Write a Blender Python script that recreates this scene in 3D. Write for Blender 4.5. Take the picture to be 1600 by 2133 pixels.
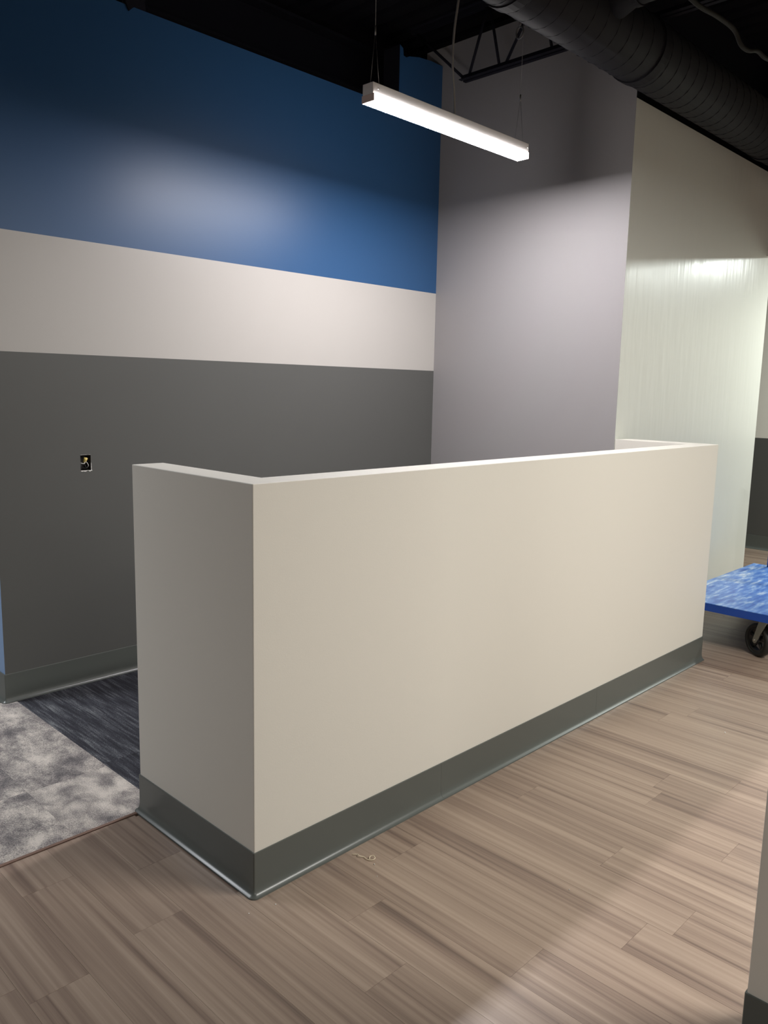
import bpy, bmesh, math, random
from mathutils import Vector, Matrix
random.seed(7)
scene = bpy.context.scene
C = scene.collection
for o in list(bpy.data.objects): bpy.data.objects.remove(o)

# ------------------------------------------------------------------ camera
F_PX = 1668.655
cam_d = bpy.data.cameras.new('camera'); cam = bpy.data.objects.new('camera', cam_d); C.objects.link(cam)
cam.matrix_world = (Matrix.Translation((-1.29158, -1.76332, 1.48433)) @ Matrix.Rotation(math.radians(-45.62764), 4, 'Z')
                    @ Matrix.Rotation(math.radians(81.22245), 4, 'X') @ Matrix.Rotation(math.radians(1.21597), 4, 'Z'))
cam_d.sensor_fit = 'VERTICAL'; cam_d.sensor_height = 36.0; cam_d.lens = 36.0 * F_PX / 2133.0
cam_d.clip_start = 0.02; cam_d.clip_end = 60
scene.camera = cam

# ------------------------------------------------------------------ world, room lights, exposure
w = bpy.data.worlds.new('world'); scene.world = w; w.use_nodes = True
w.node_tree.nodes['Background'].inputs[0].default_value = (0.9, 0.92, 1.0, 1)
w.node_tree.nodes['Background'].inputs[1].default_value = 0.01
vs = scene.view_settings
vs.view_transform = 'Standard'; vs.look = 'None'; vs.gamma = 1.0; vs.use_curve_mapping = False; vs.exposure = 0.12

WARM = (1.0, 0.97, 0.915)
def area(name, loc, size, watts, col, aim=None):
    l = bpy.data.lights.new(name, 'AREA'); l.shape = 'RECTANGLE'; l.size, l.size_y = size
    l.energy = watts; l.color = col
    o = bpy.data.objects.new(name, l); C.objects.link(o); o.location = loc
    if aim is not None:
        o.rotation_euler = (Vector(aim) - Vector(loc)).to_track_quat('-Z', 'Y').to_euler()
    return o
# ceiling lights of the room the camera stands in
area('room_ceiling_light', (1.75, -2.35, 2.80), (1.2, 0.2), 112, WARM)
area('room_ceiling_light.001', (3.4, -3.6, 2.80), (1.2, 0.2), 14, WARM)
area('room_ceiling_light.002', (-1.0, -4.2, 2.80), (1.2, 0.2), 52, WARM)
area('room_ceiling_light.003', (-1.7, 3.0, 2.80), (1.2, 0.2), 95, (0.93, 0.96, 1.0))
# ceiling lights of the corridor beyond the header
for k, y in enumerate((-0.25, -1.0, -1.9)):
    area('corridor_ceiling_light.%03d' % k, (6.0, y, 2.63), (0.20, 0.20), 30, (0.93, 1.0, 0.95))

# ------------------------------------------------------------------ materials
def new_mat(name):
    m = bpy.data.materials.new(name); m.use_nodes = True
    nt = m.node_tree; return m, nt, nt.nodes['Principled BSDF']
def N(nt, kind, **kw):
    n = nt.nodes.new(kind)
    for k, v in kw.items(): setattr(n, k, v)
    return n
def setc(sock, c): sock.default_value = (c[0], c[1], c[2], 1)
def srgb(r, g, b):
    f = lambda v: (v / 255 / 12.92) if v <= 10 else ((v / 255 + 0.055) / 1.055) ** 2.4
    return (f(r), f(g), f(b))
def math_node(nt, op, a, b=None):
    n = N(nt, 'ShaderNodeMath', operation=op)
    for i, v in enumerate((a, b)):
        if v is None: continue
        if isinstance(v, (int, float)): n.inputs[i].default_value = v
        else: nt.links.new(v, n.inputs[i])
    return n.outputs[0]
def ramp(nt, fac, stops):
    r = N(nt, 'ShaderNodeValToRGB'); e = r.color_ramp.elements
    while len(e) < len(stops): e.new(0.5)
    for el, (p, c) in zip(e, stops): el.position = p; el.color = (c[0], c[1], c[2], 1)
    nt.links.new(fac, r.inputs[0]); return r.outputs[0]
def add_bump(nt, b, scale, strength, dist=0.001, stretch=(1, 1, 1)):
    tc = N(nt, 'ShaderNodeTexCoord'); mp = N(nt, 'ShaderNodeMapping'); mp.inputs['Scale'].default_value = stretch
    nz = N(nt, 'ShaderNodeTexNoise'); nz.inputs['Scale'].default_value = scale; nz.inputs['Detail'].default_value = 2
    bp = N(nt, 'ShaderNodeBump'); bp.inputs['Strength'].default_value = strength; bp.inputs['Distance'].default_value = dist
    nt.links.new(tc.outputs['Object'], mp.inputs[0]); nt.links.new(mp.outputs[0], nz.inputs['Vector'])
    nt.links.new(nz.outputs['Fac'], bp.inputs['Height']); nt.links.new(bp.outputs[0], b.inputs['Normal'])
def plain(name, col, rough=0.5, metal=0.0, bump=None, spec=0.5):
    m, nt, b = new_mat(name)
    setc(b.inputs['Base Color'], col); b.inputs['Roughness'].default_value = rough
    b.inputs['Metallic'].default_value = metal; b.inputs['Specular IOR Level'].default_value = spec
    if bump: add_bump(nt, b, *bump)
    return m
def emit(name, col, strength):
    m, nt, b = new_mat(name)
    setc(b.inputs['Base Color'], (0.9, 0.9, 0.9)); setc(b.inputs['Emission Color'], col); b.inputs['Emission Strength'].default_value = strength
    return m

WHITE_PAINT = (0.70, 0.675, 0.61)
M = {}
M['desk'] = plain('desk_paint', WHITE_PAINT, 0.55, bump=(220, 0.25, 0.0006))
M['gray'] = plain('gray_paint', (0.305, 0.292, 0.292), 0.6, bump=(220, 0.25, 0.0006))
M['gloss_white'] = plain('gloss_white_paint', (0.66, 0.67, 0.62), 0.36, bump=(12, 0.42, 0.009, (1, 1, 0.16)))
M['far_room'] = plain('room_gray_paint', (0.30, 0.29, 0.27), 0.7)
_b = M['gloss_white'].node_tree.nodes['Principled BSDF']; _b.inputs['Coat Weight'].default_value = 0.25; _b.inputs['Coat Roughness'].default_value = 0.22
_b.id_data.links.new(_b.inputs['Normal'].links[0].from_socket, _b.inputs['Coat Normal'])
M['white_wall'] = plain('white_wall_paint', WHITE_PAINT, 0.6)
M['dark_gray'] = plain('dark_gray_paint', (0.082, 0.083, 0.078), 0.5)
M['black'] = plain('black_ceiling_paint', (0.008, 0.008, 0.014), 0.75, spec=0.2)
M['duct'] = plain('black_duct_paint', (0.010, 0.010, 0.013), 0.6, spec=0.15)
M['base'] = plain('gray_rubber', (0.098, 0.107, 0.098), 0.32)
M['trim_metal'] = plain('brown_reducer', srgb(120, 95, 82), 0.45)
M['fixture'] = plain('fixture_white_enamel', (0.86, 0.84, 0.83), 0.35)
M['endcap'] = plain('fixture_end_cap', (0.78, 0.62, 0.56), 0.4)
M['lens'] = emit('led_diffuser', (1.0, 0.955, 0.98), 185)
M['lens_side'] = emit('led_diffuser_side', (1.0, 0.95, 0.93), 24)
M['steel'] = plain('galvanised_steel', (0.42, 0.42, 0.38), 0.42, 0.85, bump=(60, 0.2, 0.001))
M['bright_steel'] = plain('bright_steel', (0.75, 0.75, 0.72), 0.25, 1.0)
M['wire'] = plain('suspension_wire', (0.28, 0.28, 0.28), 0.45, 0.7)
M['conduit'] = plain('flex_conduit_metal', (0.62, 0.61, 0.58), 0.35, 0.6)
M['rubber'] = plain('black_rubber', (0.012, 0.012, 0.012), 0.45)
M['wheel_hub'] = plain('black_wheel_hub', (0.02, 0.02, 0.022), 0.35)
M['yellow'] = plain('yellow_plastic', (0.85, 0.68, 0.22), 0.4)
M['wire_white'] = plain('white_wire', (0.75, 0.75, 0.72), 0.45)
M['wire_black'] = plain('black_wire', (0.02, 0.02, 0.02), 0.45)
M['box_inside'] = plain('box_inside', (0.045, 0.04, 0.036), 0.6)
M['gypsum'] = plain('torn_gypsum', (0.78, 0.77, 0.74), 0.9)
M['shaving'] = plain('cream_shaving', (0.80, 0.70, 0.52), 0.4)

def band_mat():
    m, nt, b = new_mat('striped_wall_paint')
    g = N(nt, 'ShaderNodeNewGeometry'); s = N(nt, 'ShaderNodeSeparateXYZ'); nt.links.new(g.outputs['Position'], s.inputs[0])
    z = s.outputs['Z']
    hi = math_node(nt, 'GREATER_THAN', z, 2.132); mid = math_node(nt, 'GREATER_THAN', z, 1.611)
    def mix(f, a, bb):
        n = N(nt, 'ShaderNodeMix', data_type='RGBA'); nt.links.new(f, n.inputs[0])
        for i, v in ((6, a), (7, bb)):
            if isinstance(v, tuple): setc(n.inputs[i], v)
            else: nt.links.new(v, n.inputs[i])
        return n.outputs[2]
    c = mix(hi, mix(mid, (0.098, 0.099, 0.094), (0.48, 0.46, 0.43)), (0.024, 0.086, 0.21))
    nt.links.new(c, b.inputs['Base Color']); b.inputs['Roughness'].default_value = 0.39; b.inputs['Specular IOR Level'].default_value = 0.45
    add_bump(nt, b, 220, 0.2, 0.0006)
    return m
M['bands'] = band_mat()
M['blue'] = plain('light_blue', (0.17, 0.27, 0.44), 0.42)  # paler blue for the end and back of the striped wall

def streak_mat(name, stops, sx, sy, rough, bump=0.0, fine=None):
    """grain that runs along Y, offset at random on each piece"""
    m, nt, b = new_mat(name)
    tc = N(nt, 'ShaderNodeTexCoord'); oi = N(nt, 'ShaderNodeObjectInfo')
    off = N(nt, 'ShaderNodeVectorMath', operation='SCALE'); off.inputs[0].default_value = (37, 61, 13); nt.links.new(oi.outputs['Random'], off.inputs['Scale'])
    ad = N(nt, 'ShaderNodeVectorMath', operation='ADD'); nt.links.new(tc.outputs['Object'], ad.inputs[0]); nt.links.new(off.outputs[0], ad.inputs[1])
    def noise(sc, detail, rg=0.55, dist=0.0):
        mp = N(nt, 'ShaderNodeMapping'); mp.inputs['Scale'].default_value = sc; nt.links.new(ad.outputs[0], mp.inputs[0])
        nz = N(nt, 'ShaderNodeTexNoise'); nz.inputs['Scale'].default_value = 1; nz.inputs['Detail'].default_value = detail
        nz.inputs['Roughness'].default_value = rg; nz.inputs['Distortion'].default_value = dist
        nt.links.new(mp.outputs[0], nz.inputs['Vector']); return nz.outputs['Fac']
    a = noise((sx, sy, 1), 5, 0.6, 0.3); c = noise((sx * 0.28, sy * 0.5, 1), 2)
    f = math_node(nt, 'ADD', math_node(nt, 'MULTIPLY', a, 0.6), math_node(nt, 'MULTIPLY', c, 0.4))
    if fine:
        f = math_node(nt, 'ADD', math_node(nt, 'MULTIPLY', f, 1 - fine[1]), math_node(nt, 'MULTIPLY', noise((fine[0], fine[0], fine[0]), 2), fine[1]))
    f = math_node(nt, 'ADD', f, math_node(nt, 'MULTIPLY', math_node(nt, 'SUBTRACT', oi.outputs['Random'], 0.5), 0.03))
    nt.links.new(ramp(nt, f, stops), b.inputs['Base Color'])
    b.inputs['Roughness'].default_value = rough
    if bump:
        bp = N(nt, 'ShaderNodeBump'); bp.inputs['Strength'].default_value = bump; bp.inputs['Distance'].default_value = 0.002
        nt.links.new(noise((500, 500, 500), 2) if fine else a, bp.inputs['Height']); nt.links.new(bp.outputs[0], b.inputs['Normal'])
    return m
M['wood'] = streak_mat('taupe_vinyl_wood', [(0.34, srgb(100, 83, 74)), (0.43, srgb(133, 114, 101)), (0.52, srgb(150, 131, 116)), (0.64, srgb(166, 147, 131))], 52, 0.7, 0.36, 0.04)
M['dark_carpet'] = streak_mat('navy_streaked_carpet', [(0.40, srgb(18, 19, 26)), (0.48, srgb(38, 39, 48)), (0.54, srgb(68, 70, 76)), (0.61, srgb(115, 118, 120))], 85, 5.0, 0.95, 0.9, (300, 0.35))
M['light_carpet'] = streak_mat('mottled_gray_carpet', [(0.40, srgb(92, 88, 90)), (0.47, srgb(128, 123, 121)), (0.53, srgb(170, 163, 156)), (0.60, srgb(212, 204, 194))], 13, 9, 0.95, 0.9, (260, 0.30))

def cart_mat():
    m, nt, b = new_mat('worn_blue_paint_sheen')
    tc = N(nt, 'ShaderNodeTexCoord')
    def noise(sc, d):
        mp = N(nt, 'ShaderNodeMapping'); mp.inputs['Scale'].default_value = sc; nt.links.new(tc.outputs['Object'], mp.inputs[0])
        nz = N(nt, 'ShaderNodeTexNoise'); nz.inputs['Scale'].default_value = 1; nz.inputs['Detail'].default_value = d
        nt.links.new(mp.outputs[0], nz.inputs['Vector']); return nz.outputs['Fac']
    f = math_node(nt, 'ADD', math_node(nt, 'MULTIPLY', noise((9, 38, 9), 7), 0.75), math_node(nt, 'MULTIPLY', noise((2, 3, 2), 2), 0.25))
    nt.links.new(ramp(nt, f, [(0.36, srgb(52, 100, 186)), (0.50, srgb(92, 138, 210)), (0.60, srgb(150, 180, 225)), (0.70, srgb(225, 232, 242))]), b.inputs['Base Color'])  # pale scuffs, and a blue lightened to carry the gloss reflection
    b.inputs['Roughness'].default_value = 0.3
    return m
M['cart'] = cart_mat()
M['cart_edge'] = plain('blue_paint_edge', srgb(12, 62, 150), 0.4)

# ------------------------------------------------------------------ helpers
def link(o, parent=None):
    C.objects.link(o)
    if parent is not None: o.parent = parent
    return o
def from_bm(name, bm, mat, parent=None, smooth=False):
    me = bpy.data.meshes.new(name); bm.to_mesh(me); bm.free()
    for mm in (mat if isinstance(mat, (list, tuple)) else [mat]): me.materials.append(mm)
    if smooth:
        for p in me.polygons: p.use_smooth = True
    return link(bpy.data.objects.new(name, me), parent)
def add_box(bm, a, b, bevel=0.0, mi=0):
    vs_ = [bm.verts.new((x, y, z)) for x in (a[0], b[0]) for y in (a[1], b[1]) for z in (a[2], b[2])]
    q = [(0, 1, 3, 2), (4, 6, 7, 5), (0, 4, 5, 1), (2, 3, 7, 6), (0, 2, 6, 4), (1, 5, 7, 3)]
    fs = [bm.faces.new([vs_[i] for i in f]) for f in q]
    for f in fs: f.material_index = mi
    if bevel:
        es = list({e for f in fs for e in f.edges})
        bmesh.ops.bevel(bm, geom=es, offset=bevel, segments=2, affect='EDGES', profile=0.5)
    return fs
def box(name, a, b, mat, parent=None, bevel=0.0):
    bm = bmesh.new(); add_box(bm, a, b, bevel); return from_bm(name, bm, mat, parent)
def smooth_path(pts, n=6):
    P = [Vector(p) for p in pts]; out = []
    for i in range(len(P) - 1):
        p0, p1, p2, p3 = P[max(i - 1, 0)], P[i], P[i + 1], P[min(i + 2, len(P) - 1)]
        for k in range(n):
            t = k / n
            out.append(0.5 * ((2 * p1) + (p2 - p0) * t + (2 * p0 - 5 * p1 + 4 * p2 - p3) * t * t + (3 * p1 - p0 - 3 * p2 + p3) * t ** 3))
    out.append(P[-1]); return out
def add_tube(bm, pts, r, seg=8, cap=True, mi=0):
    P = [Vector(p) for p in pts]; rings = []; prev = None
    for i, p in enumerate(P):
        t = (P[min(i + 1, len(P) - 1)] - P[max(i - 1, 0)]).normalized()
        if prev is None:
            u = t.orthogonal().normalized()
        else:
            u = (prev - t * prev.dot(t)).normalized()
        prev = u; v = t.cross(u); rr = r[i] if isinstance(r, (list, tuple)) else r
        rings.append([bm.verts.new(p + (u * math.cos(2 * math.pi * k / seg) + v * math.sin(2 * math.pi * k / seg)) * rr) for k in range(seg)])
    for a, b in zip(rings, rings[1:]):
        for k in range(seg):
            f = bm.faces.new((a[k], a[(k + 1) % seg], b[(k + 1) % seg], b[k])); f.smooth = True; f.material_index = mi
    if cap:
        for rg in (rings[0][::-1], rings[-1]):
            f = bm.faces.new(rg); f.material_index = mi
def tube(name, pts, r, mat, parent=None, seg=8):
    bm = bmesh.new(); add_tube(bm, pts, r, seg); return from_bm(name, bm, mat, parent)
def add_lathe(bm, prof, axis_o, axis, seg=32, closed=True):
    ax = Vector(axis).normalized(); u = ax.orthogonal().normalized(); v = ax.cross(u); o = Vector(axis_o); rings = []
    for r, h in prof:
        rings.append([bm.verts.new(o + ax * h + (u * math.cos(2 * math.pi * k / seg) + v * math.sin(2 * math.pi * k / seg)) * r) for k in range(seg)])
    n = len(rings)
    for i in range(n if closed else n - 1):
        a, b = rings[i], rings[(i + 1) % n]
        for k in range(seg): bm.faces.new((a[k], a[(k + 1) % seg], b[(k + 1) % seg], b[k]))
def thing(name, label, cat, loc=(0, 0, 0), group=None):
    o = bpy.data.objects.new(name, None); o.empty_display_size = 0.1; C.objects.link(o); o.location = loc
    tag(o, label, cat, group); return o
def tag(o, label, cat, group=None):
    o['label'] = label; o['category'] = cat
    if group: o['group'] = group
    return o
def struct(o, label=None):
    o['kind'] = 'structure'
    if label: o['label'] = label
    return o
def under(parent, o):
    """parent o and keep it where it stands"""
    o.parent = parent; o.matrix_parent_inverse = Matrix.Translation(parent.location).inverted(); return o

# ------------------------------------------------------------------ dimensions (metres)
L, D, H, T = 3.108, 0.663, 1.22, 0.115          # reception desk
BH = 0.136                                       # rubber base height
YB, XG, YW, XL, XE = 1.961, 2.979, 0.551, 0.028, 5.172
FAR = 6.80

# ------------------------------------------------------------------ floor: slab + planks + carpet tiles
floor = struct(box('floor', (-5.0, -6.0, -0.12), (FAR + 0.1, 5.0, -0.004), M['wood']), 'taupe wood-look plank floor with carpet tiles behind the desk')
PW, PL = 0.1524, 1.22
plank_mesh = {}
def piece(name, x0, x1, y0, y1, mat, top, gap):
    """thin floor piece; alike sizes share one mesh"""
    key = (name, round(x1 - x0, 3), round(y1 - y0, 3))
    if key not in plank_mesh:
        bm = bmesh.new(); hx, hy = (x1 - x0) / 2 - gap, (y1 - y0) / 2 - gap
        add_box(bm, (-hx, -hy, -0.004), (hx, hy, 0)); me = bpy.data.meshes.new(name); bm.to_mesh(me); bm.free(); me.materials.append(mat)
        plank_mesh[key] = me
    o = bpy.data.objects.new(name, plank_mesh[key]); link(o, floor); o.location = ((x0 + x1) / 2, (y0 + y1) / 2, top); return o
joint = {2: -0.15, 0: -0.274, 3: -0.867, 5: -0.63, 13: -0.23, 14: -0.30, -2: 0.35, -5: 0.034, -1: -0.5, 1: -0.72, 4: 0.28, 6: -0.2, 7: 0.33, 8: -0.55}
X0 = 0.12
for i in range(-9, 44):
    x0, x1 = X0 + i * PW, X0 + (i + 1) * PW
    if x0 > FAR - 0.01: break
    x1 = min(x1, FAR)
    if x1 <= 0.02: ymin, ymax = -1.0, D
    elif x0 < L: ymin, ymax = -1.45, 0.05
    elif x0 < XE - 0.1: ymin, ymax = -1.2, YW
    else: ymin, ymax = -0.6, 2.4
    j = joint.get(i, random.uniform(-1.2, 0))
    y = j - PL * math.ceil((j - ymin) / PL)
    while y < ymax - 1e-4:
        a, b_ = max(y, ymin), min(y + PL, ymax)
        if b_ - a > 0.02: piece('floor_plank', x0, x1, a, b_, M['wood'], 0.0, 0.0003)
        y += PL
# carpet: light planks left of the desk, dark ones inside it
TW, TL = 0.306, 0.918
XC = 0.068
for i in range(0, 4):
    x1 = XC - i * TW; x0 = x1 - TW
    y = D - (0.0, 0.52, 0.25, 0.7)[i] - (TL - (0.39, 0.0, 0.3, 0.2)[i]) * (1 if i == 0 else 0)
    while y < 3.2:
        a, b_ = max(y, D), y + TL
        if b_ - a > 0.02: piece('carpet_tile', x0, x1, a, b_, M['light_carpet'], 0.002, 0.0004)
        y += TL
for i in range(0, 10):
    x0 = XC + i * TW; x1 = min(x0 + TW, XG)
    y = T - random.uniform(0, TL) if i else D - 0.5
    while y < YB:
        a, b_ = max(y, D if x0 < T else T), min(y + TL, YB)
        if b_ - a > 0.02: piece('dark_carpet_tile', x0, x1, a, b_, M['dark_carpet'], 0.002, 0.0003)
        y += TL
struct(box('trim_1', (-3.0, D - 0.012, -0.002), (-0.002, D + 0.001, 0.0035), M['trim_metal'], None, 0.001), 'thin brown reducer strip between wood planks and carpet')

# ------------------------------------------------------------------ walls
def wall_back():
    me = bpy.data.meshes.new('wall_back'); V, Fc, mi = [], [], []
    def quad(p, m=0):
        k = len(V); V.extend(p); Fc.append(tuple(range(k, k + len(p)))); mi.append(m)
    xs, zs = [XL, 0.425, 0.477, XG], [0, 1.062, 1.137, 3.227]; th = 0.14
    for i in range(3):
        for j in range(3):
            if (i, j) == (1, 1): continue
            quad([(xs[i], YB, zs[j]), (xs[i + 1], YB, zs[j]), (xs[i + 1], YB, zs[j + 1]), (xs[i], YB, zs[j + 1])])
    y2 = YB + th
    quad([(XL, y2, 0), (XL, YB, 0), (XL, YB, 3.227), (XL, y2, 3.227)], 1)
    quad([(XL, y2, 0), (XL, y2, 3.227), (XG, y2, 3.227), (XG, y2, 0)], 1)
    quad([(XL, YB, 3.227), (2.57, YB, 3.227), (2.57, y2, 3.227), (XL, y2, 3.227)], 2)
    # taller notch of wall beside the gray wall, its torn top edge
    top = [(2.57, 3.60), (2.60, 3.585), (2.605, 3.545), (2.63, 3.54), (2.66, 3.555), (2.75, 3.575), (2.86, 3.585), (XG, 3.585)]
    quad([(2.57, YB, 3.227), (XG, YB, 3.227)] + [(x, YB, z) for x, z in top[::-1]])
    quad([(2.57, y2, 3.227), (2.57, YB, 3.227), (2.57, YB, 3.6), (2.57, y2, 3.6)], 2)
    for (xa, za), (xb, zb) in zip(top, top[1:]): quad([(xa, YB, za), (xb, YB, zb), (xb, y2, zb), (xa, y2, za)], 2)
    me.from_pydata(V, [], Fc); me.update()
    for m_ in (M['bands'], M['blue'], M['black']): me.materials.append(m_)
    for p, m_ in zip(me.polygons, mi): p.material_index = m_
    return struct(link(bpy.data.objects.new('wall_back', me)), 'wall painted blue above a white stripe above dark gray')
wall_back()
bm = bmesh.new(); fs = add_box(bm, (XG, YW + 0.0008, 0), (XG + 0.02, YB + 0.14, 3.70)); fs[0].material_index = 0
for f in fs[1:]: f.material_index = 1
struct(from_bm('wall_right', bm, [M['gray'], M['black']]), 'tall light gray wall beside the glossy white wall')
bm = bmesh.new(); add_box(bm, (XG + 0.0008, YW, 0.0), (XE, YW + 0.13, 3.082))
struct(from_bm('wall_corridor', bm, M['gloss_white']), 'glossy white wall behind the blue cart')
struct(box('wall_header', (5.07, -6.0, 2.513), (5.172, YW, 3.95), M['white_wall']), 'header wall above the corridor opening')
def two_tone(name, a, b_, zsplit=1.086):
    bm = bmesh.new(); add_box(bm, a, (b_[0], b_[1], zsplit), mi=0); add_box(bm, (a[0], a[1], zsplit), b_, mi=1)
    return struct(from_bm(name, bm, [M['dark_gray'], M['white_wall']]))
two_tone('wall_far', (FAR, -6.0, 0), (FAR + 0.1, 5.0, 2.70))['label'] = 'corridor wall, dark gray below and cream above'
struct(box('ceiling_corridor', (5.172, -6.0, 2.70), (FAR + 0.1, 5.0, 2.78), M['white_wall']))
struct(box('wall_near', (0.482, -1.60, 0), (0.605, -1.222, 3.4), M['desk'], None, 0.003), 'end of a partition wall close to the camera')
struct(box('wall_front', (-5.1, -6.1, 0), (FAR + 0.1, -6.0, 3.95), M['far_room']))
struct(box('wall_left', (-5.1, -6.0, 0), (-5.0, 5.0, 3.95), M['far_room']))
struct(box('wall_plenum', (-5.0, 5.0, 0), (FAR + 0.1, 5.1, 3.95), M['black']))
struct(box('dark_gap_backing', (XG + 0.03, 0.70, 3.0), (FAR, 0.75, 3.95), M['black']))  # added black sheet that keeps the gap above the white wall dark
# ribbed metal deck over everything
bm = bmesh.new(); x = -5.0; prof = []
while x < FAR + 0.1:
    prof += [(x, 3.95), (x + 0.09, 3.95), (x + 0.105, 3.985), (x + 0.135, 3.985)]; x += 0.15
vv = [(bm.verts.new((px, -6.0, pz)), bm.verts.new((px, 5.0, pz))) for px, pz in prof]
for a, b_ in zip(vv, vv[1:]): bm.faces.new((a[0], a[1], b_[1], b_[0]))
struct(from_bm('ceiling', bm, M['black']), 'black ribbed metal deck')
# dark steel beam above the striped wall
bm = bmesh.new()
for a, b_ in (((-5, 2.5, 3.50), (FAR, 2.70, 3.515)), ((-5, 2.59, 3.515), (FAR, 2.61, 3.785)), ((-5, 2.5, 3.785), (FAR, 2.70, 3.80))): add_box(bm, a, b_)
tag(from_bm('steel_beam', bm, M['black']), 'black steel beam running above the striped wall', 'beam')

# ------------------------------------------------------------------ rubber cove base (profile swept along a path)
PROF = [(0.0, BH), (0.0036, BH), (0.0042, BH - 0.002), (0.0042, 0.036), (0.0054, 0.025), (0.0085, 0.0145), (0.0145, 0.0075), (0.021, 0.004), (0.0218, 0.0), (0.0, 0.0)]
def cove(name, path, parent=None, mat=None):
    """path: list of (x, y, outward x, outward y)"""
    bm = bmesh.new(); rings = []
    for x, y, nx, ny in path: rings.append([bm.verts.new((x + nx * d, y + ny * d, z + 0.0003)) for d, z in PROF])
    for a, b_ in zip(rings, rings[1:]):
        for k in range(len(PROF)):
            k2 = (k + 1) % len(PROF); f = bm.faces.new((a[k], a[k2], b_[k2], b_[k])); f.smooth = 2 <= k <= 6
    bm.faces.new(rings[0][::-1]); bm.faces.new(rings[-1])
    bmesh.ops.recalc_face_normals(bm, faces=bm.faces)
    for e in bm.edges: e.smooth = e.calc_face_angle(3.0) < 0.7
    return from_bm(name, bm, mat or M['base'], parent)
def arc(x, y, a0, a1, n=6):
    return [(x, y, math.cos(math.radians(a0 + (a1 - a0) * k / n)), math.sin(math.radians(a0 + (a1 - a0) * k / n))) for k in range(n + 1)]

# ------------------------------------------------------------------ reception desk
desk = thing('reception_desk', 'cream painted half-wall reception desk with dark gray rubber base', 'reception desk')
bm = bmesh.new()
outline = [(0, 0), (L, 0), (L, YW - 0.001), (L - 0.126, YW - 0.001), (L - 0.126, T), (T, T), (T, D), (0, D)]
bot = [bm.verts.new((x, y, 0.001)) for x, y in outline]; top = [bm.verts.new((x, y, H)) for x, y in outline]
n = len(outline)
for k in range(n): bm.faces.new((bot[k], bot[(k + 1) % n], top[(k + 1) % n], top[k]))
bm.faces.new(top); bm.faces.new(bot[::-1])
bmesh.ops.recalc_face_normals(bm, faces=bm.faces)
es = [e for e in bm.edges if all(v.co.z > 1 for v in e.verts) or (e.verts[0].co - e.verts[1].co).z != 0 and abs((e.verts[0].co - e.verts[1].co).z) > 1]
bmesh.ops.bevel(bm, geom=es, offset=0.0022, segments=2, affect='EDGES', profile=0.5)
from_bm('half_wall', bm, M['desk'], desk)
cove('rubber_base', [(T, D, 0, 1), (0, D, 0, 1)] + arc(0, D, 90, 180)[1:] + [(0, 0, -1, 0)] + arc(0, 0, 180, 270)[1:] + [(0.835, 0, 0, -1)], desk)
cove('rubber_base', [(0.8356, 0, 0, -1), (1.941, 0, 0, -1)], desk)
cove('rubber_base', [(1.9418, 0, 0, -1), (L, 0, 0, -1)], desk)

struct(cove('baseboard_back', [(XG - 0.002, YB, 0, -1), (XL, YB, 0, -1)] + arc(XL, YB, 270, 180)[1:] + [(XL, YB + 0.14, -1, 0)]))
struct(cove('baseboard_corridor', [(L + 0.03, YW, 0, -1), (XE, YW, 0, -1)] + arc(XE, YW, 270, 360, 3)[1:] + [(XE, YW + 0.13, 1, 0)]))
struct(cove('baseboard_far', [(FAR, 4.9, -1, 0), (FAR, -5.9, -1, 0)]))
struct(cove('baseboard_near', [(0.482, -1.60, -1, 0), (0.482, -1.222, -1, 0)] + arc(0.482, -1.222, 180, 90)[1:] + [(0.605, -1.222, 0, 1)]))

# ------------------------------------------------------------------ linear pendant light
FX0, FX1, FY, FZ = 1.275, 2.44, 0.90, 2.738       # ends, centre line, underside of the housing
lamp = thing('linear_pendant_light', 'white linear LED pendant light hanging lit above the desk', 'pendant light', (FX0, FY, FZ))
hw = 0.032
box('housing', (0, -hw, 0.0), (FX1 - FX0, hw, 0.046), M['fixture'], lamp, 0.002)
bm = bmesh.new(); fs = add_box(bm, (0.006, -hw - 0.004, -0.030), (FX1 - FX0 - 0.006, hw + 0.004, -0.0005))
for k, f in enumerate(fs): f.material_index = 0 if k == 4 else 1
from_bm('diffuser', bm, [M['lens'], M['lens_side']], lamp)
for x0 in (0.0, FX1 - FX0 - 0.005): box('end_cap', (x0, -hw - 0.005, -0.031), (x0 + 0.005, hw + 0.005, -0.0002), M['endcap'], lamp, 0.001)
for x0 in (0.012, FX1 - FX0 - 0.03):
    bm = bmesh.new(); add_lathe(bm, [(0.0001, 0.0), (0.0035, 0.0), (0.0025, 0.0025), (0.0001, 0.003)], (x0 + 0.02, -hw, 0.024), (0, -1, 0), 10, False)
    from_bm('screw', bm, M['bright_steel'], lamp)
for xw in (0.04, FX1 - FX0 - 0.05):
    bm = bmesh.new()
    for s in (-1, 1): add_tube(bm, [(xw, s * hw * 0.85, 0.046), (xw, 0, 0.27)], 0.0011, 6)
    add_tube(bm, [(xw, 0, 0.26), (xw, 0, 1.21)], 0.0011, 6)
    add_tube(bm, [(xw, 0, 0.25), (xw, 0, 0.285)], 0.004, 8)
    from_bm('suspension_wire', bm, M['wire'], lamp)
pth = smooth_path([(0.585, 0, 0.046), (0.575, 0, 0.16), (0.558, 0, 0.28), (0.562, 0, 0.42), (0.59, 0.0, 0.60), (0.63, 0.02, 0.85), (0.65, 0.05, 1.21)], 60)
bm = bmesh.new(); add_tube(bm, pth, [0.0062 if k % 2 else 0.0046 for k in range(len(pth))], 8)
from_bm('flexible_conduit', bm, M['conduit'], lamp)

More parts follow.
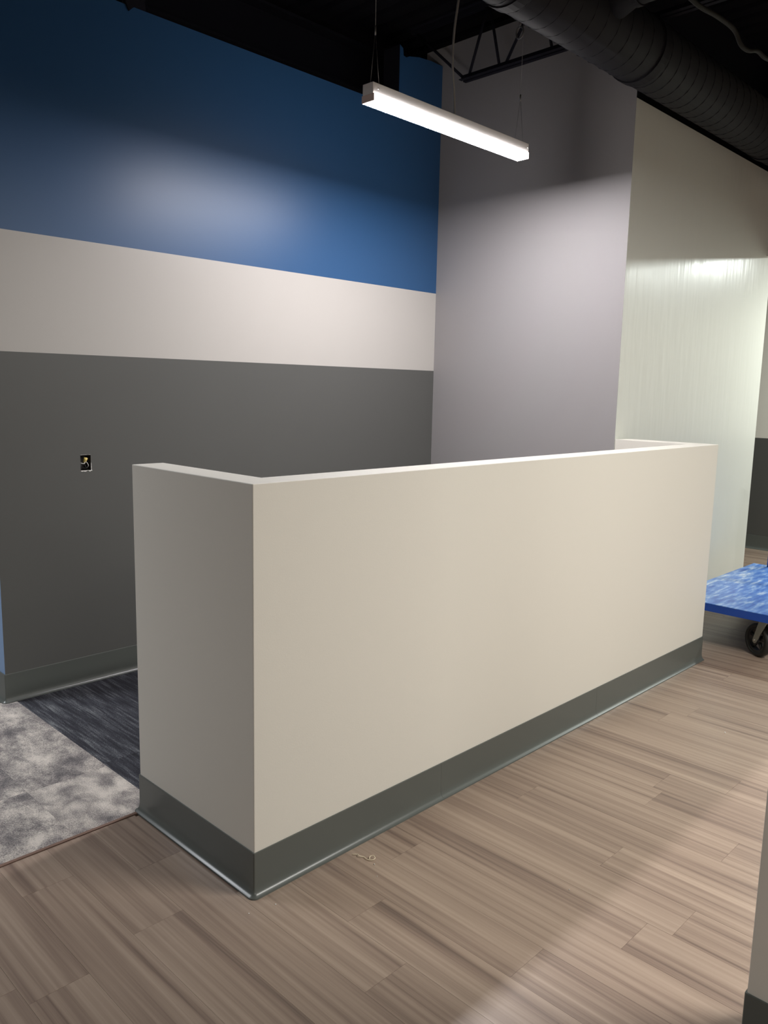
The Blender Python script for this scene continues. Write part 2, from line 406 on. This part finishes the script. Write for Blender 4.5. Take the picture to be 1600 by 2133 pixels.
# ------------------------------------------------------------------ steel bar joist
JX, JZ = 2.75, 3.346
joist = thing('bar_joist', 'black open-web steel bar joist in front of the gray wall', 'joist', (JX, 1.6, JZ))
bm = bmesh.new()
for s in (-1, 1):
    add_box(bm, (s * 0.008, -5.5, 0.0), (s * 0.034, 0.0, 0.004)); add_box(bm, (s * 0.008, -5.5, 0.004), (s * 0.012, 0.0, 0.030))
from_bm('bottom_chord', bm, M['black'], joist)
bm = bmesh.new()
for s in (-1, 1):
    add_box(bm, (s * 0.008, -5.5, 0.400), (s * 0.034, 0.42, 0.404)); add_box(bm, (s * 0.008, -5.5, 0.37), (s * 0.012, 0.42, 0.40))
from_bm('top_chord', bm, M['black'], joist)
def bar(a, b_, r=0.0085): tube('web_bar', [(0, a[0], a[1]), (0, b_[0], b_[1])], r, M['black'], joist, 8)
bar((-0.015, 0.014), (0.40, 0.385), 0.009)
ys = -0.02
bar((ys - 0.03, 0.016), (-0.18, 0.385)); ys = -0.28
k = 0
while ys > -5.2:
    bar((ys, 0.016), (-0.19 - k * 0.36, 0.385)); bar((ys - 0.04, 0.016), (-0.19 - k * 0.36 - 0.27 - 0.09, 0.385)); ys -= 0.36; k += 1
# lifting eye clipped on the joist
bm = bmesh.new(); add_tube(bm, [(2.36 + 0.0, 0.9 + 0.022 * math.cos(t * math.pi / 10), 3.315 + 0.028 * math.sin(t * math.pi / 10)) for t in range(21)], 0.005, 8, False)
add_tube(bm, [(2.36, 0.9, 3.343), (2.36, 0.9, 3.39)], 0.006, 8)
o = from_bm('hook_ring', bm, plain('gray_hook', (0.16, 0.16, 0.16), 0.5, 0.5), None); under(lamp, o)

# ------------------------------------------------------------------ spiral duct with a branch
DY, DZ, DR = 0.36, 3.17, 0.152
duct = thing('spiral_duct', 'black round spiral duct under the ceiling along the white wall', 'duct', (0, DY, DZ))
def ring_tube(name, x0, x1, r, parent, mat=M['duct'], seg=40):
    bm = bmesh.new(); add_tube(bm, [(x0, 0, 0), (x1, 0, 0)], r, seg); return from_bm(name, bm, mat, parent)
ring_tube('main_pipe', -0.6, 5.05, DR, duct)
bm = bmesh.new(); turns = int(5.6 / 0.10); pts = []
for k in range(turns * 20):
    a = 2 * math.pi * k / 20; pts.append((-0.58 + 0.10 * k / 20, (DR + 0.0005) * math.cos(a), (DR + 0.0005) * math.sin(a)))
add_tube(bm, pts, 0.0024, 5)
from_bm('spiral_seam', bm, M['duct'], duct)
for xc in (1.55, 2.62, 4.4):
    bm = bmesh.new(); add_lathe(bm, [(DR, -0.03), (DR + 0.007, -0.03), (DR + 0.007, 0.03), (DR, 0.03)], (xc, 0, 0), (1, 0, 0), 40)
    from_bm('coupling_band', bm, M['duct'], duct)
bm = bmesh.new(); add_tube(bm, [(2.13, -0.06, 0.05), (2.13, -0.22, 0.08), (2.13, -3.0, 0.08)], [0.125, 0.10, 0.10], 32)
from_bm('branch_pipe', bm, M['duct'], duct)
bm = bmesh.new(); add_lathe(bm, [(0.10, -0.015), (0.107, -0.015), (0.107, 0.015), (0.10, 0.015)], (2.13, -0.24, 0.08), (0, 1, 0), 32)
from_bm('branch_collar', bm, M['duct'], duct)
# loose cable draped near the ceiling at the right
tag(tube('ceiling_cable', smooth_path([(0.9, -0.3, 3.2), (1.45, -0.3, 2.97), (1.78, -0.3, 2.925), (2.0, -0.3, 2.94), (2.16, -0.3, 2.943), (2.24, -0.3, 2.91), (2.32, -0.3, 2.91), (2.42, -0.3, 2.937), (2.55, -0.3, 2.94), (2.9, -0.3, 3.02), (3.4, -0.3, 3.4), (3.5, -0.3, 3.95)], 6), 0.009, plain('dark_cable', (0.012, 0.012, 0.010), 0.7, spec=0.15)),
    'dark loose cable sagging under the ceiling beside the duct', 'cable')
# small black clip lapping over the striped wall's top edge
bm = bmesh.new()
vsx = [(0.70, 3.30), (0.715, 3.235), (0.735, 3.20), (0.75, 3.215), (0.775, 3.235), (0.80, 3.24), (0.83, 3.30)]
fr = [bm.verts.new((x, YB - 0.012, z)) for x, z in vsx]; bk = [bm.verts.new((x, YB - 0.002, z)) for x, z in vsx]
bm.faces.new(fr); bm.faces.new(bk[::-1])
for k in range(len(vsx)): bm.faces.new((fr[k], bk[k], bk[(k + 1) % 7], fr[(k + 1) % 7]))
bmesh.ops.recalc_face_normals(bm, faces=bm.faces)
add_box(bm, (0.705, YB - 0.012, 3.29), (0.825, YB + 0.05, 3.30)); add_box(bm, (0.705, YB, 3.2275), (0.825, YB + 0.05, 3.29))
tag(from_bm('wall_clip', bm, M['black']), 'small black scrap hanging over the top of the blue wall', 'bracket')

# ------------------------------------------------------------------ open electrical box in the striped wall
ebox = thing('electrical_box', 'open outlet box with loose wires in the dark gray wall', 'electrical box', (0.451, YB, 1.0995))
bm = bmesh.new(); a, b_, dpt = 0.0255, 0.0372, 0.055
V = [[bm.verts.new((x, y, z)) for x, z in ((-a, -b_), (a, -b_), (a, b_), (-a, b_))] for y in (0.0006, dpt)]
for k in range(4): bm.faces.new((V[0][k], V[0][(k + 1) % 4], V[1][(k + 1) % 4], V[1][k]))
bm.faces.new(V[1])
from_bm('back_box', bm, M['box_inside'], ebox)
random.seed(3)
def torn(p0, p1, nrm, n, wd):
    q = []
    for k in range(n + 1):
        t = k / n; x = p0[0] + (p1[0] - p0[0]) * t; z = p0[1] + (p1[1] - p0[1]) * t; r = random.uniform(0.15, 1) * wd
        q.append((bm.verts.new((x, -0.0006, z)), bm.verts.new((x + nrm[0] * r, -0.0012, z + nrm[1] * r))))
    for u, v in zip(q, q[1:]): bm.faces.new((u[0], v[0], v[1], u[1]))
for targs in (((-a, -b_), (a + 0.006, -b_), (0, -1), 9, 0.008), ((a, -b_), (a, 0.0), (1, 0), 5, 0.004), ((-a, b_), (a, b_), (0, 1), 7, 0.002)):
    bm = bmesh.new(); torn(*targs); from_bm('torn_edge', bm, M['gypsum'], ebox)
bm = bmesh.new(); add_lathe(bm, [(0.0001, -0.018), (0.005, -0.017), (0.0085, 0.0), (0.009, 0.010), (0.0001, 0.010)], (0.001, 0.006, 0.014), (0.2, -0.3, 1), 14, False)
from_bm('wire_nut', bm, M['yellow'], ebox, True)
for pts_, mt in (([(0.0, 0.006, 0.008), (-0.006, 0.0, -0.002), (-0.015, -0.003, -0.004), (-0.026, 0.004, 0.0), (-0.02, 0.02, -0.01), (-0.023, 0.05, -0.02)], 'wire_white'),
                 ([(0.003, 0.006, 0.006), (0.010, 0.0, -0.006), (0.014, 0.004, -0.018), (0.012, 0.03, -0.03), (0.01, 0.052, -0.03)], 'wire_white'),
                 ([(-0.02, 0.01, -0.004), (-0.022, 0.004, -0.02), (-0.018, 0.02, -0.034), (-0.01, 0.05, -0.03)], 'wire_black'),
                 ([(0.0, 0.02, -0.006), (0.004, 0.008, -0.022), (0.012, 0.012, -0.033), (0.016, 0.05, -0.02)], 'wire_black')):
    tube('wire', smooth_path(pts_, 5), 0.0016, M[mt], ebox, 6)

# ------------------------------------------------------------------ blue platform cart
CX0, CX1, CY0, CY1, CZ = 3.31, 4.70, -0.40, 0.31, 0.28
cart = thing('platform_cart', 'worn blue steel platform cart parked beside the desk', 'cart', ((CX0 + CX1) / 2, (CY0 + CY1) / 2, 0))
cx, cy = cart.location.x, cart.location.y
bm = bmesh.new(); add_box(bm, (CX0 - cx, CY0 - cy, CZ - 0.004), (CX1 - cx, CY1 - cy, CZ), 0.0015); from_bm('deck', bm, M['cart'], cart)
bm = bmesh.new()
for a_, b_ in (((CX0, CY0), (CX0 + 0.004, CY1)), ((CX1 - 0.004, CY0), (CX1, CY1)), ((CX0 + 0.004, CY0), (CX1 - 0.004, CY0 + 0.004)), ((CX0 + 0.004, CY1 - 0.004), (CX1 - 0.004, CY1))):
    add_box(bm, (a_[0] - cx, a_[1] - cy, CZ - 0.048), (b_[0] - cx, b_[1] - cy, CZ - 0.0042))
for x_ in (3.6, 4.4): add_box(bm, (x_ - cx - 0.02, CY0 - cy + 0.005, CZ - 0.04), (x_ - cx + 0.02, CY1 - cy - 0.005, CZ - 0.0045))
from_bm('deck_frame', bm, M['cart_edge'], cart)
# push handle at the far end
hx = CX1 - 0.05 - cx
tube('push_handle', smooth_path([(hx, CY0 - cy + 0.09, CZ), (hx, CY0 - cy + 0.09, 0.9), (hx, CY0 - cy + 0.10, 0.98), (hx, CY0 - cy + 0.16, 1.02), (hx, CY1 - cy - 0.16, 1.02), (hx, CY1 - cy - 0.10, 0.98), (hx, CY1 - cy - 0.125, 0.9), (hx, CY1 - cy - 0.125, CZ)], 6), 0.016, M['cart_edge'], cart, 12)
def caster(x, y, rot):
    """swivel caster; origin at the wheel's contact on the floor"""
    c = bpy.data.objects.new('caster', None); link(c, cart); c.location = (x - cx, y - cy, 0); c.rotation_euler = (0, 0, rot); c.empty_display_size = 0.05
    R, W = 0.096, 0.022
    bm = bmesh.new(); add_lathe(bm, [(R - 0.022, -W), (R - 0.006, -W), (R, -W * 0.6), (R, W * 0.6), (R - 0.006, W), (R - 0.022, W)], (0, 0, R), (0, 1, 0), 40)
    for f in bm.faces: f.smooth = True
    wh = from_bm('wheel', bm, M['rubber'], c)
    bm = bmesh.new(); add_lathe(bm, [(R - 0.034, -W * 0.8), (R - 0.021, -W * 0.8), (R - 0.021, W * 0.8), (R - 0.034, W * 0.8)], (0, 0, R), (0, 1, 0), 40)
    add_lathe(bm, [(0.006, -W * 1.1), (0.022, -W * 1.1), (0.022, W * 1.1), (0.006, W * 1.1)], (0, 0, R), (0, 1, 0), 20)
    for k in range(5):
        t = 2 * math.pi * k / 5 + 0.3; add_tube(bm, [(0.018 * math.cos(t), 0, R + 0.018 * math.sin(t)), ((R - 0.03) * math.cos(t), 0, R + (R - 0.03) * math.sin(t))], 0.011, 8)
    from_bm('hub', bm, M['wheel_hub'], c)
    bm = bmesh.new()
    zt = CZ - 0.062
    for s in (-1, 1):
        y0, y1 = s * (W + 0.004), s * (W + 0.008)
        prof = [(-0.016, R - 0.004), (-0.012, R - 0.015), (0.0, R - 0.02), (0.012, R - 0.015), (0.020, R - 0.002), (0.085, zt), (0.025, zt)]
        A_ = [bm.verts.new((px, y0, pz)) for px, pz in prof]; B_ = [bm.verts.new((px, y1, pz)) for px, pz in prof]
        bm.faces.new(A_); bm.faces.new(B_[::-1])
        for k in range(len(prof)): bm.faces.new((A_[k], B_[k], B_[(k + 1) % len(prof)], A_[(k + 1) % len(prof)]))
    bmesh.ops.recalc_face_normals(bm, faces=bm.faces)
    add_box(bm, (0.02, -W - 0.008, zt - 0.002), (0.085, W + 0.008, zt + 0.003))
    add_lathe(bm, [(0.0001, zt + 0.003), (0.034, zt + 0.003), (0.034, zt + 0.010), (0.0001, zt + 0.010)], (0.05, 0, 0), (0, 0, 1), 20, False)
    add_box(bm, (0.05 - 0.055, -0.05, zt + 0.010), (0.05 + 0.055, 0.05, zt + 0.0141))
    from_bm('fork', bm, M['steel'], c)
    bm = bmesh.new(); add_tube(bm, [(0, -W - 0.012, R), (0, W + 0.012, R)], 0.006, 10); from_bm('axle_bolt', bm, M['bright_steel'], c)
for x_, y_, r_ in ((3.425, -0.198, -2.13), (3.43, 0.225, 0.0), (4.50, -0.25, 0.0), (4.50, 0.18, 0.0)): caster(x_, y_, r_)

# ------------------------------------------------------------------ crumbs on the floor
tag(tube('plastic_shaving', smooth_path([(0.352, -0.045, 0.002), (0.362, -0.06, 0.004), (0.358, -0.07, 0.006), (0.368, -0.083, 0.003), (0.366, -0.098, 0.003), (0.372, -0.112, 0.004), (0.384, -0.116, 0.006), (0.39, -0.104, 0.008), (0.381, -0.097, 0.006), (0.372, -0.104, 0.004)], 5), 0.0014, M['shaving'], None, 6), 'curled cream shaving on the floor beside the desk base', 'shaving')
CRUMBS = ((0.366, -0.132, 0.0022, 'white crumb right below the loop of the curled shaving'),
          (0.328, -0.182, 0.0018, 'white crumb a few centimetres in front of the curled shaving'),
          (0.02, -0.075, 0.0018, 'white crumb just in front of the near corner of the desk base'),
          (-0.06, -0.055, 0.0018, 'white crumb on the floor left of the near desk base corner'),
          (2.2, -0.5, 0.003, 'white crumb on the floor near the far end of the desk'),
          (0.70, -0.63, 0.002, 'white crumb at the edge of the shadow the desk casts'))
for x, y, sz, lab in CRUMBS:
    bm = bmesh.new(); bmesh.ops.create_icosphere(bm, subdivisions=1, radius=sz)
    for v in bm.verts: v.co *= random.uniform(0.7, 1.2)
    o = from_bm('crumb', bm, M['gypsum']); o.location = (x, y, sz * 0.7)
    tag(o, lab, 'debris', 'crumbs on the wood floor')
